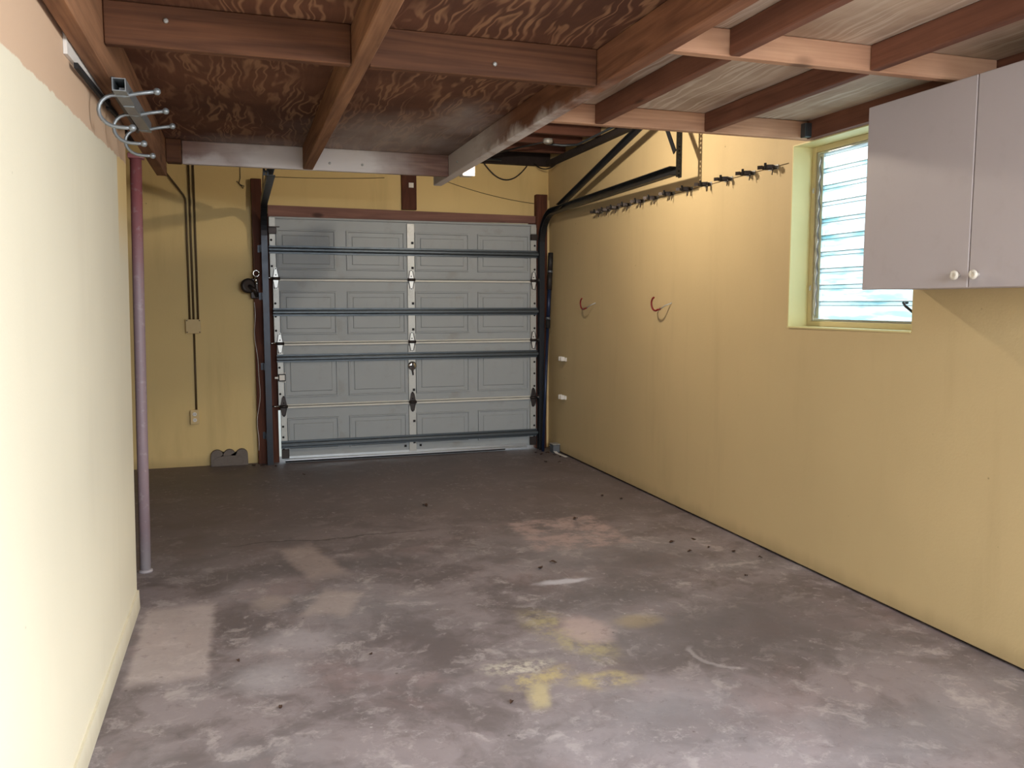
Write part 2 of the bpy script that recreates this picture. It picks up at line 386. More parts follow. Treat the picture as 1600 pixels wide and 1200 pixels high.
    arc = n.math('MULTIPLY', n.ramp(n.math('ABSOLUTE', n.math('SUBTRACT', l, 0.16)), 0.018, 0.004), n.ell(P, (1.68, 2.72), (0.13, 0.16), soft=0.2))
    c = n.mix(n.math('MULTIPLY', arc, 0.5), c, srgb(188, 182, 184))
    sc = n.ramp(n.noise(n.mapv(P, (60, 1.6, 1), rot=(0, 0, 0.35)), 1.0, 2, 0.5), 0.71, 0.77)
    c = n.mix(n.math('MULTIPLY', n.math('MULTIPLY', sc, n.ramp(big, 0.4, 0.6)), 0.35), c, srgb(196, 188, 186))
    # crack running across the slab
    sp = n.node('ShaderNodeSeparateXYZ', {0: n.warp(P, 3.5, 0.22, 6)}).node
    cr = n.math('MULTIPLY', n.ramp(n.math('ABSOLUTE', n.math('SUBTRACT', sp.outputs[1], 4.94)), 0.012, 0.003), n.ell(P, (0.48, 4.95), (0.58, 0.5), soft=0.1))
    c = n.mix(n.math('MULTIPLY', cr, 0.7), c, srgb(52, 42, 40))
    fl = n.ramp(n.voro(P, 9.0), 0.06, 0.025); c = n.mix(n.math('MULTIPLY', n.math('MULTIPLY', fl, n.ramp(mid, 0.5, 0.55)), 0.7), c, srgb(206, 200, 198))
    fd = n.ramp(n.voro(n.vmath('ADD', P, (3.3, 1.7, 0)), 6.0), 0.045, 0.02); c = n.mix(n.math('MULTIPLY', fd, 0.6), c, srgb(60, 48, 44))
    c = n.mix(n.math('MULTIPLY', fine, 0.35), c, srgb(122, 112, 113))
    sk = n.ramp(n.noise(n.warp(P, 12, 0.08), 21, 6, 0.75), 0.55, 0.70)
    c = n.mix(n.math('MULTIPLY', n.math('MULTIPLY', sk, n.ramp(n.noise(P, 2.1, 3), 0.42, 0.6)), 0.5), c, srgb(190, 181, 183))
    sd = n.ramp(n.noise(n.warp(n.vmath('ADD', P, (5.1, 2.2, 0)), 10, 0.1), 16, 6, 0.75), 0.56, 0.70)
    c = n.mix(n.math('MULTIPLY', sd, 0.35), c, srgb(84, 74, 74))
    n.bump(n.math('ADD', n.math('MULTIPLY', fine, 0.4), mid), 0.22, 0.006)
    return n.done(c, n.math('ADD', 0.42, n.math('MULTIPLY', mid, 0.35)), spec=0.4)
M_FLOOR = mk_floor()

# ------------------------------------------------------------------ the setting
XL, YB, YR, ZC = -0.49, 7.52, -1.15, 2.86          # left partition face, back wall face, rear end, roof deck
XW = lambda y: 2.772 + 0.006*(y - 2.0)               # right wall face, very slightly out of square
struct(obj('floor', MB().box(-2.2, 3.1, YR - 0.3, YB + 0.25, -0.12, 0), M_FLOOR), 'worn stained concrete garage floor', 'floor')
struct(obj('ground_outside', MB().box(-14, 16, -14, 22, -0.2, -0.121), M_GROUND), 'pale concrete ground outside the garage', 'ground')
g = MB(); T = 0.2
def wr(y0, y1, z0, z1):
    g.hexa([(XW(y0), y0, z0), (XW(y0)+T, y0, z0), (XW(y1)+T, y1, z0), (XW(y1), y1, z0), (XW(y0), y0, z1), (XW(y0)+T, y0, z1), (XW(y1)+T, y1, z1), (XW(y1), y1, z1)])
WY0, WY1, WZ0, WZ1 = 2.915, 3.79, 1.262, 2.212
SY0, SY1 = -0.45, 0.75                                # added side opening behind the viewer, lets the fill light in
zb = 0.014
wr(WY1, YB + 0.2, zb, ZC); wr(SY1, WY0, zb, ZC); wr(WY0, WY1, zb, WZ0); wr(WY0, WY1, WZ1, ZC); wr(YR - 0.2, SY0, zb, ZC); wr(SY0, SY1, 2.15, ZC)
struct(obj('wall_right', g, M_WR), 'tan yellow plastered side wall with louvred window', 'wall')
g = MB(); g.hexa([(XW(0.75)+0.02, 0.75, -0.001), (XW(0.75)+T, 0.75, -0.001), (XW(YB)+T, YB, -0.001), (XW(YB)+0.02, YB, -0.001), (XW(0.75)+0.02, 0.75, zb), (XW(0.75)+T, 0.75, zb), (XW(YB)+T, YB, zb), (XW(YB)+0.02, YB, zb)])
struct(obj('trim_1', g, M_CRUD), 'dark dirt filled gap along the foot of right wall', 'crevice')
g = MB(); DX0, DX1, DZ = 0.215, 2.70, 2.15
g.box(-2.2, DX0, YB, YB+T, 0, ZC).box(DX1, 3.1, YB, YB+T, 0, ZC).box(DX0, DX1, YB, YB+T, DZ, ZC)
struct(obj('wall_back', g, M_WB), 'yellow painted end wall around the garage door', 'wall')
LE = 4.04
XLZ = lambda z: XL + 0.0165*z                        # the partition leans a little into the room
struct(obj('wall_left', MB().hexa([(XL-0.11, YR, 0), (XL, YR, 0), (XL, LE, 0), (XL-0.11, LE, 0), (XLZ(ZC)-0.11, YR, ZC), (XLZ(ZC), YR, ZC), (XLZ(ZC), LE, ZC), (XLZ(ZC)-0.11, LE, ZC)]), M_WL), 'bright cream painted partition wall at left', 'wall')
struct(obj('wall_recess_side', MB().box(-2.2, -2.05, LE - 0.1, YB, 0, ZC), M_WB), 'yellow side wall of the recess behind the partition', 'wall')
struct(obj('wall_recess_front', MB().box(-2.05, XL - 0.11, LE - 0.1, LE, 0, ZC), M_WB), 'yellow wall closing the recess behind the partition', 'wall')
g = MB(); g.box(XL - 0.11, 0.2, YR - T, YR, 0, ZC).box(2.5, 3.0, YR - T, YR, 0, ZC).box(0.2, 2.5, YR - T, YR, 2.35, ZC)
struct(obj('wall_rear', g, M_WR), 'yellow rear wall with wide open doorway', 'wall')
ceil = struct(obj('ceiling', MB().box(-2.2, 3.1, YR - 0.2, YB + 0.2, ZC, ZC + 0.1), M_DECK), 'dark roof deck with rafters above the lofts', 'ceiling')
y = 3.95
while y < 7.4:
    obj('rafter', MB().box(-2.05, XW(y) - 0.002, y, y + 0.045, ZC - 0.14, ZC, 0.003), M_RAFT, ceil); y += 0.39
obj('wall_plate', MB().box(-2.05, XW(7) - 0.002, YB - 0.06, YB, ZC - 0.19, ZC - 0.001), M_CRUD, ceil)
g = MB(); g.hexa([(XW(4)-0.05, 3.8, ZC-0.2), (XW(4)-0.002, 3.8, ZC-0.2), (XW(7.4)-0.002, 7.44, ZC-0.2), (XW(7.4)-0.05, 7.44, ZC-0.2), (XW(4)-0.05, 3.8, ZC-0.15), (XW(4)-0.002, 3.8, ZC-0.15), (XW(7.4)-0.002, 7.44, ZC-0.15), (XW(7.4)-0.05, 7.44, ZC-0.15)])
obj('wall_plate', g, M_CRUD, ceil)
# baseboard on the partition
g = MB(); g.hexa([(XL, YR, 0), (XL+0.012, YR, 0), (XL+0.012, LE+0.004, 0), (XL, LE+0.004, 0), (XL, YR, 0.085), (XL+0.010, YR, 0.085), (XL+0.010, LE+0.004, 0.085), (XL, LE+0.004, 0.085)])
struct(obj('baseboard_left', g, M_WL), 'low cream baseboard along the partition wall', 'baseboard')

# window in the right wall
WX = XW(3.35) + 0.135
wn = bpy.data.objects.new('window_1', None); COL.objects.link(wn); wn.location = (WX, 3.35, WZ0); WPOS[wn] = Vector(wn.location)
struct(wn, 'louvred glass window in yellow reveal half behind white cabinet', 'window')
g = MB(); e = 0.006
g.box(XW(3.8)-0.001, WX+0.03, WY1-e, WY1+0.001, WZ0, WZ1).box(XW(3.8)-0.002, WX+0.03, WY0-0.001, WY0+e, WZ0, WZ1)
g.box(XW(3.8)-0.002, WX+0.03, WY0+e, WY1-e, WZ1-e, WZ1+0.001).box(XW(3.8)-0.008, WX+0.03, WY0+e, WY1-e, WZ0-0.001, WZ0+e)
obj('reveal', g, M_REVEAL, wn)
def ringframe(x0, x1, y0, y1, z0, z1, w):
    return MB().box(x0, x1, y0, y0+w, z0, z1, 0.002).box(x0, x1, y1-w, y1, z0, z1, 0.002).box(x0, x1, y0+w, y1-w, z1-w, z1, 0.002).box(x0, x1, y0+w, y1-w, z0, z0+w, 0.002)
obj('window_frame', ringframe(WX-0.015, WX+0.03, WY0+e, WY1-e, WZ0+e, WZ1-e, 0.028), M_WFRAME, wn)
fa = obj('sash_frame', ringframe(WX-0.006, WX+0.028, WY0+0.034, WY1-0.034, WZ0+0.034, WZ1-0.034, 0.012), M_ALU, wn)
g = MB(); pts = []
for i in range(41):
    zz = WZ0+0.06 + (WZ1-WZ0-0.12)*i/40; pts.append((WX-0.008, WY1-0.058+0.006*math.sin(i*1.55), zz))
g.tube(pts, 0.005, 6); g.box(WX-0.004, WX+0.006, WY1-0.085, WY1-0.046, WZ0+0.047, WZ1-0.047)
obj('louvre_operator', g, M_ALU, wn)
NS = 10; ly0, ly1 = WY0+0.048, WY1-0.085; zz0, zz1 = WZ0+0.046, WZ1-0.046; st = (zz1-zz0)/NS
for i in range(NS):
    zc = zz0 + st*(i+0.5); h = st*0.56; a = math.radians(14)
    dx, dz = math.sin(a)*h, math.cos(a)*h; c0 = WX+0.012
    g = MB().hexa([(c0+dx, ly0, zc-dz), (c0+dx+0.005, ly0, zc-dz), (c0+dx+0.005, ly1, zc-dz), (c0+dx, ly1, zc-dz), (c0-dx, ly0, zc+dz), (c0-dx+0.005, ly0, zc+dz), (c0-dx+0.005, ly1, zc+dz), (c0-dx, ly1, zc+dz)])
    pane = obj('pane', g, M_GLASS, wn)
    obj('pane_edge', MB().box(c0-dx-0.003, c0-dx+0.006, ly0, ly1, zc+dz, zc+dz+0.004), M_EDGE, pane); obj('pane_edge', MB().box(c0-dx-0.001, c0-dx+0.005, ly0, ly1, zc+dz-0.020, zc+dz-0.017), M_EDGE, pane)
g = MB().tube([(WX-0.005, WY0+0.17, WZ0+0.13), (WX-0.03, WY0+0.17, WZ0+0.13), (WX-0.035, WY0+0.15, WZ0+0.115), (WX-0.035, WY0+0.10, WZ0+0.085)], 0.006, 8)
obj('crank_handle', g, M_DARKIRON, wn)
for zz in (1.47, 1.98): obj('latch_clip', MB().tube([(WX-0.012, WY1-0.012, zz), (WX-0.02, WY1-0.03, zz+0.012), (WX-0.022, WY1-0.03, zz-0.012)], 0.004, 6), M_WHITE, wn)

# ------------------------------------------------------------------ garage door (four sections)
door = bpy.data.objects.new('door_1', None); COL.objects.link(door); door.location = (1.45, 7.44, 0.0); WPOS[door] = Vector(door.location)
struct(door, 'grey white sectional garage door with raised panels seen from inside', 'garage door')
ZS = [0.035, 0.50, 1.045, 1.600, 2.125]; XS0 = [0.305, 0.288, 0.268, 0.248]; XE = 2.652; YD = 7.44
CS0, CS1 = 1.428, 1.494
PX = [(0.06, 0.56), (0.645, None), (None, 2.003), (2.085, 2.585)]
for i in range(4):
    z0, z1, x0 = ZS[i], ZS[i+1], XS0[i]
    sec = obj('door_section', MB().box(x0, XE, YD, YD+0.04, z0+0.0015, z1-0.0015, 0.002).box(x0+0.002, XE-0.002, YD+0.0402, YD+0.046, z0+0.002, z1+(0.015 if i < 3 else -0.002)), M_DOOR, door)
    g = MB()
    g.box(x0+0.004, XE-0.004, YD-0.022, YD, z1-0.020, z1-0.002, 0.004)
    if i: g.box(x0+0.004, XE-0.004, YD-0.016, YD, z0+0.003, z0+0.016, 0.004)
    obj('edge_rail', g, M_RAIL if i < 3 else M_DOOR, sec)
    pz0, pz1 = z0+0.075, z1-0.105
    spans = [(x0+0.055, 0.802), (0.892, CS0-0.018), (CS1+0.004, 2.002), (2.082, XE-0.07)]
    for a, b in spans:
        g = MB(); rings = []
        for ins, d in ((0, 0.0), (0.003, 0.013), (0.013, 0.013), (0.017, 0.003), (0.050, 0.003), (0.056, 0.010)):
            rings.append([g.bm.verts.new(v) for v in ((a+ins, YD-d, pz0+ins), (b-ins, YD-d, pz0+ins), (b-ins, YD-d, pz1-ins), (a+ins, YD-d, pz1-ins))])
        for r in range(len(rings)-1):
            for k in range(4): g.bm.faces.new([rings[r][k], rings[r][(k+1) % 4], rings[r+1][(k+1) % 4], rings[r+1][k]])
        g.bm.faces.new(rings[-1]); g.bm.faces.new(rings[0][::-1])
        obj('panel', g, M_DOOR, sec)
    # end and centre stiles with punched holes
    for k, (a, b) in enumerate(((x0, x0+0.05), (CS0, CS1), (XE-0.058, XE))):
        sl = obj('stile', MB().box(a, b, YD-0.020, YD-0.0005, z0+0.012, z1-0.03, 0.002), M_GALV, sec)
        g = MB()
        for fz in (0.2, 0.42, 0.62, 0.86):
            zc = z0 + (z1-z0)*fz
            if k == 1:
                if fz in (0.2, 0.62): g.box(b-0.030, b-0.008, YD-0.0212, YD-0.0195, zc-0.011, zc+0.011)
            else: g.lathe((a+0.016 if k == 0 else b-0.018, YD-0.0195, zc), (0, -1, 0), [(0.010, 0), (0.010, 0.003), (0.007, 0.004)], 8)
        obj('punched_holes', g, M_HOLE, sl)
# struts
for i, zc in enumerate((0.165, 0.917, 1.315, 1.845)):
    x0 = XS0[min(3, sum(zc > q for q in ZS[1:]))] - 0.004
    prof = [(0, 0.034), (-0.006, 0.034), (-0.006, 0.020), (-0.042, 0.014), (-0.046, 0.004), (-0.046, -0.008), (-0.042, -0.014), (-0.006, -0.020), (-0.006, -0.034), (0, -0.034)]
    g = MB().prism([(0, YD-0.021+a, zc+b) for a, b in prof], (x0, 0, 0), (XE+0.006, 0, 0))
    obj('strut', g, M_DGREY, door)
def hinge(xc, z, roller=0, dark=False):
    g = MB(); y0 = YD-0.022
    up = [(xc-0.026, y0, z+0.006), (xc+0.026, y0, z+0.006), (xc+0.012, y0, z+0.075), (xc+0.007, y0, z+0.092), (xc-0.007, y0, z+0.092), (xc-0.012, y0, z+0.075)]
    dn = [(xc-0.026, y0, z-0.008), (xc-0.012, y0, z-0.075), (xc-0.007, y0, z-0.09), (xc+0.007, y0, z-0.09), (xc+0.012, y0, z-0.075), (xc+0.026, y0, z-0.008)]
    g.prism(up, (0, 0, 0), (0, -0.004, 0)).prism(dn, (0, 0, 0), (0, -0.004, 0))
    g2 = MB()
    for s in (-1, 1): g2.beam((xc+s*0.026, y0-0.012, z+0.005), (xc+s*0.012, y0-0.005, z+0.080), 0.004, 0.016, (0, -1, 0)); g2.beam((xc+s*0.026, y0-0.012, z-0.007), (xc+s*0.012, y0-0.005, z-0.080), 0.004, 0.016, (0, -1, 0))
    h = obj('hinge', g, M_DARKIRON if dark else M_HINGE, door)
    obj('hinge_flanges', g2, M_DARKIRON, h)
    obj('knuckle', MB().tube([(xc-0.034, y0-0.014, z), (xc+0.034, y0-0.014, z)], 0.013, 10), M_DARKIRON, h)
    g = MB()
    for zz in (z+0.083, z-0.081, z+0.03): g.lathe((xc, y0-0.004, zz), (0, -1, 0), [(0.006, 0), (0.006, 0.004), (0.003, 0.006)], 6)
    obj('bolts', g, M_HOLE, h)
    if roller:
        a = xc + roller*0.03; b = (0.215 if roller < 0 else 2.672)
        obj('roller', MB().tube([(a, y0-0.02, z+0.005), (b, y0-0.02, z+0.005)], 0.005, 8).lathe((b - 0.006, y0-0.02, z+0.005), (1, 0, 0), [(0.018, 0), (0.021, 0.002), (0.021, 0.010), (0.018, 0.012)], 14), M_CHROME, h)
for i in range(1, 4):
    dk = (i == 1)
    hinge(XS0[i-1]+0.026, ZS[i], -1, dk); hinge((CS0+CS1)/2, ZS[i], 0, dk); hinge(XE-0.03, ZS[i], 1, dk)
for sx, b in ((-1, XS0[3]+0.026), (1, XE-0.03)):       # top roller brackets
    t = obj('top_bracket', MB().box(b-0.034, b+0.034, YD-0.045, YD-0.021, 1.975, 2.03, 0.004).box(b-0.03, b+0.06*-sx+0.0, YD-0.05, YD-0.042, 2.03, 2.038) if sx < 0 else MB().box(b-0.034, b+0.034, YD-0.045, YD-0.021, 1.975, 2.03, 0.004), M_DARKIRON, door)
    obj('bracket_plate', MB().box(b-0.026, b+0.026, YD-0.024, YD-0.0205, 2.035, 2.115, 0.002), M_GALV, t)
for b in (XS0[0]+0.03, XE-0.032): obj('bottom_bracket', MB().box(b-0.032, b+0.032, YD-0.036, YD-0.0205, 0.045, 0.125, 0.004), M_DARKIRON, door)
g = MB().prism([(0, YD-0.016, 0.060), (0, YD+0.044, 0.060), (0, YD+0.044, 0.022), (0, YD-0.030, 0.022), (0, YD-0.030, 0.034), (0, YD-0.016, 0.040)], (XS0[0]+0.03, 0, 0), (2.56, 0, 0))
obj('bottom_retainer', g, M_ALU, door)
obj('weather_seal', MB().tube([(XS0[0]+0.03, YD+0.01, 0.014), (2.2, YD+0.01, 0.015), (2.35, YD+0.01, 0.017)], 0.0125, 8), M_CABLE, door)
# slide bolt latch
L = obj('slide_latch', MB().box(0.292, 0.352, YD-0.046, YD-0.022, 0.722, 0.782, 0.003), M_HOLE, door)
obj('latch_plate', MB().box(0.299, 0.346, YD-0.051, YD-0.046, 0.729, 0.776, 0.002), M_WHITE, L)
g = MB()
for k in range(5):
    xk = 0.300 + 0.011*k; g.box(xk, xk+0.006, YD-0.03, YD-0.022, 0.784, 0.794); g.box(xk, xk+0.006, YD-0.03, YD-0.022, 0.709, 0.719)
g.box(0.262, 0.291, YD-0.04, YD-0.028, 0.742, 0.760, 0.002)
obj('slide_bar', g, M_WHITE, L)
# lock rosette
xc, zc = 1.462, 0.828
L = obj('lock_rosette', MB().lathe((xc, YD-0.0205, zc), (0, -1, 0), [(0.040, 0), (0.040, 0.004), (0.030, 0.010), (0.012, 0.012)], 20), M_CHROME, door)
g = MB().box(xc-0.008, xc+0.008, YD-0.05, YD-0.030, zc-0.05, zc+0.035, 0.003).box(xc-0.028, xc+0.016, YD-0.046, YD-0.032, zc-0.014, zc+0.004, 0.003).tube([(xc+0.002, YD-0.03, zc-0.045), (xc+0.006, YD-0.028, zc-0.085)], 0.007, 6)
obj('lock_handle', g, M_DARKIRON, L)
for a in (1.395, 1.535): obj('bolt', MB().box(a-0.010, a+0.010, YD-0.006, YD-0.0002, 0.085, 0.105), M_HOLE, door)
obj('paint_mark', MB().box(1.09, 1.095, YD-0.0028, YD-0.001, 1.745, 1.775), M_WHITE, door)

# jambs, header, stud
struct(obj('trim_2', MB().box(0.110, 0.198, 7.452, YB, 0, 2.435, 0.004), M_JAMB), 'dark stained door jamb post at left of garage door', 'door jamb')
struct(obj('trim_3', MB().box(2.662, 2.772, 7.452, YB, 0.0, 2.405, 0.004), M_JAMB), 'dark stained door jamb post at right of garage door', 'door jamb')
g = MB().hexa([(0.245, 7.47, 2.122), (2.66, 7.47, 2.138), (2.66, YB, 2.138), (0.245, YB, 2.122), (0.245, 7.47, 2.222), (2.66, 7.47, 2.205), (2.66, YB, 2.205), (0.245, YB, 2.222)])
struct(obj('trim_7', MB().box(0.2, 0.335, 7.4885, YB-0.0002, 0.46, 2.15).box(0.2, 0.286, 7.4885, YB-0.0002, 0.0, 0.4598), M_JAMB), 'dark wooden strip added to block daylight behind the left track', 'door stop')  # added strip, stepped so daylight leaks only beside the lowest section
struct(obj('trim_8', MB().box(2.60, 2.661, 7.4885, YB-0.0002, 0.10, 2.15), M_JAMB), 'dark wooden door stop behind the right track', 'door stop')
struct(obj('trim_4', g, M_HEAD), 'faded brown header board above the garage door', 'header')
hs = struct(obj('trim_5', MB().box(1.400, 1.532, 7.482, YB, 2.225, 2.67, 0.003), M_JAMB), 'short dark stud above the middle of garage door header', 'stud')
obj('sticker', MB().box(1.462, 1.505, 7.4805, 7.4825, 2.42, 2.462), M_WHITE, hs)
struct(obj('trim_6', MB().box(2.774, XW(7.5)-0.001, 7.485, YB, 0.0, 2.36, 0.003), M_BOX), 'narrow yellow painted strip in corner beside right jamb', 'trim')

# ------------------------------------------------------------------ door tracks
def ch_prof(w, d, t, s):   # C channel open towards s
    a = [(-w/2, -d/2), (w/2, -d/2), (w/2, d/2), (-w/2, d/2)]
    if s > 0: return [(w/2, -d/2), (-w/2, -d/2), (-w/2, d/2), (w/2, d/2), (w/2, d/2-t), (-w/2+t, d/2-t), (-w/2+t, -d/2+t), (w/2, -d/2+t)]
    return [(-w/2, -d/2), (w/2, -d/2), (w/2, d/2), (-w/2, d/2), (-w/2, d/2-t), (w/2-t, d/2-t), (w/2-t, -d/2+t), (-w/2, -d/2+t)]
def perf_angle(name, xc, y, z0, z1, parent, w=0.032):
    g = MB(); n = int((z1-z0)/0.024); t = 0.003
    for j in range(n):
        za, zb_ = z0 + (z1-z0)*j/n, z0 + (z1-z0)*(j+1)/n; zm, zt = za+(zb_-za)*0.3, za+(zb_-za)*0.7
        for (a, b, c, d) in ((xc-w/2, xc-0.005, za, zb_), (xc+0.005, xc+w/2, za, zb_), (xc-0.005, xc+0.005, za, zm), (xc-0.005, xc+0.005, zt, zb_)):
            g.box(a, b, y, y+t, c, d)
        for (a, b, c, d) in ((y+t, y+0.011, za, zb_), (y+0.021, y+w, za, zb_), (y+0.011, y+0.021, za, zm), (y+0.011, y+0.021, zt, zb_)):
            g.box(xc+w/2-t, xc+w/2, a, b, c, d)
    return obj(name, g, M_BLACK, parent)
def track(xc, yend, side, label, splay=0.0):
    r = thing('door_track', (xc, 7.37, 0), label, 'door track', 'garage door tracks')
    yv, zh, R = 7.395, 2.215, 0.30
    prof = ch_prof(0.050, 0.056, 0.004, -side)
    obj('vertical_rail', MB().sweep_yz([(xc, yv, 0.0), (xc, yv, zh-R)], prof), M_BLACK, r)
    obj('curved_rail', MB().sweep_yz([(xc, yv-R+R*math.cos(a), zh-R+R*math.sin(a)) for a in [math.pi/2*k/10 for k in range(11)]], prof), M_BLACK, r)
    obj('horizontal_rail', MB().sweep_yz([(xc, yv-R, zh), (xc-splay, yend, zh)], prof), M_BLACK, r)
    for z in (0.25, 0.85, 1.45, 1.85):
        obj('jamb_bracket', MB().box(xc+side*0.026, xc+side*0.031, yv-0.02, 7.4515, z-0.03, z+0.03).box(min(xc+side*0.026, xc+side*0.055), max(xc+side*0.026, xc+side*0.055), 7.447, 7.4515, z-0.03, z+0.03), M_BLACK, r)
    return r
tr = track(2.690, 4.74, 1, 'black steel garage door track rail by the right wall', 0.09)
perf_angle('hanger_strap', 2.600+0.030, 4.72, 2.175, ZC-0.19, tr, 0.040)
g = MB().beam((2.695, 6.95, 2.235), (2.625, 4.87, 2.668), 0.006, 0.045, (0, 0.2, 1)).beam((2.680, 6.95, 2.255), (2.612, 4.87, 2.688), 0.03, 0.005, (0, 0.2, 1))
obj('diagonal_brace', g, M_BLACK, tr)
obj('short_brace', MB().beam((2.61, 4.74, 2.33), (2.61, 4.92, 2.60), 0.006, 0.035), M_BLACK, tr)
tl = track(0.207, 5.52, -1, 'black steel garage door track rail left of the door')
perf_angle('hanger_strap', 0.207-0.030, 5.55, 2.19, ZC-0.15, tl, 0.036)
obj('diagonal_brace', MB().beam((0.19, 6.95, 2.24), (0.19, 5.75, 2.66), 0.006, 0.045, (0, 0.2, 1)), M_BLACK, tl)

# ------------------------------------------------------------------ lofts
ZJ = 2.205
lf = thing('loft_platform', (0.43, 2.9, ZJ), 'dark reddish plywood storage loft on thick joists over left side', 'loft')
def bx(name, a, m, parent, bev=0.004): return obj(name, MB().box(*a, bev), m, parent)
bx('ledger', (-0.442, -0.385, 0.3, 5.335, 2.13, 2.34), M_WY, lf)
bx('joist', (0.388, 0.448, 0.3, 5.330, ZJ, 2.34), M_WY, lf)
bx('beam', (1.303, 1.362, 0.3, 5.78, ZJ, 2.34), M_BEAM, lf)
bx('rim_joist', (-0.300, 1.303, 5.331, 5.371, ZJ, 2.34), M_RIM, lf)
bx('rim_block', (-0.384, -0.302, 5.29, 5.371, ZJ, 2.34), M_WX, lf)
for yy in (2.972, 0.6):
    bx('cross_block', (-0.384, 0.387, yy, yy+0.042, ZJ, 2.34), M_WX, lf)
    bx('cross_block', (0.449, 1.302, yy, yy+0.042, ZJ, 2.34), M_WX, lf)
bx('plywood_sheet', (-0.442, 1.362, 2.995, 5.371, 2.341, 2.359), M_PLYD, lf, 0)
bx('plywood_sheet', (-0.442, 1.362, 0.3, 2.992, 2.341, 2.359), M_PLYD, lf, 0)
for (x, yv, z) in ((-0.20, 2.971, 2.29), (0.9, 2.971, 2.25), (0.55, 5.330, 2.25), (0.75, 5.330, 2.25), (1.302-0.0, 5.1, 2.26)):
    obj('nail_head', MB().lathe((x, yv, z), (0, -1, 0), [(0.008, 0), (0.008, 0.004), (0.004, 0.006)], 8), M_GALV, lf)
ZP = 2.212
rf = thing('loft_platform', (2.05, 2.0, ZP), 'pale plywood storage loft on slim pine joists above the cabinet', 'loft')
bx('rim_joist', (1.363, XW(3.6)-0.002, 3.622, 3.664, ZP, 2.301), M_PX, rf)
bx('cross_joist', (1.363, XW(2.5)-0.04, 2.508, 2.550, ZP, 2.301), M_PX, rf)
for x in (1.577, 2.150):
    bx('joist', (x, x+0.042, 2.551, 3.621, ZP, 2.301), M_PY, rf); bx('joist', (x, x+0.042, 0.3, 2.507, ZP, 2.301), M_PY, rf)
g = MB().hexa([(2.738, 0.8, ZP), (XW(0.8)-0.001, 0.8, ZP), (XW(3.6)-0.001, 3.62, ZP), (2.738, 3.62, ZP), (2.738, 0.8, 2.301), (XW(0.8)-0.001, 0.8, 2.301), (XW(3.6)-0.001, 3.62, 2.301), (2.738, 3.62, 2.301)])
obj('wall_ledger', g, M_PY, rf)
bx('plywood_sheet', (1.363, XW(1)-0.004, 0.3, 2.528, 2.302, 2.318), M_PLYP, rf, 0)
bx('plywood_sheet', (1.363, XW(2.6)-0.004, 2.531, 3.664, 2.302, 2.318), M_PLYP, rf, 0)
bx('joist_hanger', (2.700, 2.739, 3.585, 3.622, ZP+0.004, 2.285), M_DGREY, rf, 0.002)
bx('cleat', (1.363, 1.425, 3.665, 3.705, ZP+0.02, 2.285), M_PX, rf, 0.003)

# steel post below the ledger
ps = thing('steel_post', (-0.511, 4.60, 0), 'slim round post, faded red at the top, at end of partition', 'post')
obj('pole', MB().tube([(-0.511, 4.60, 0.012), (-0.500, 4.60, 0.7), (-0.488, 4.60, 1.4), (-0.474, 4.60, 2.105)], 0.0275, 20), M_POST, ps)
obj('base_plate', MB().lathe((-0.511, 4.60, 0), (0, 0, 1), [(0.036, 0), (0.036, 0.008), (0.028, 0.014)], 20), M_POST, ps)
obj('cap_plate', MB().box(-0.508, -0.436, 4.565, 4.635, 2.105, 2.129, 0.002), M_POST, ps)

# ------------------------------------------------------------------ wall cabinet
CX, CY1, CG, CY0, CZ0, CZ1 = 2.470, 2.875, 2.340, 1.805, 1.448, 2.186
cb = thing('wall_cabinet', (2.62, 2.34, CZ0), 'greyish white two door wall cabinet under the pale loft', 'cabinet')
g = MB().box(CX+0.02, 2.772, CY0, CY1, CZ0, CZ1, 0.002)
obj('body', g, M_CAB, cb)
for a, b, ky in ((CG+0.002, CY1, CG+0.042), (CY0, CG-0.002, CG-0.040)):
    d = obj('cabinet_door', MB().box(CX, CX+0.018, a, b, CZ0-0.002, CZ1, 0.0025), M_CAB, cb)
    k = obj('knob', MB().lathe((CX, ky, CZ0+0.043), (-1, 0, 0), [(0.008, 0), (0.008, 0.010), (0.016, 0.016), (0.018, 0.022), (0.015, 0.027), (0.008, 0.028), (0.006, 0.026)], 20), M_KNOB, d)

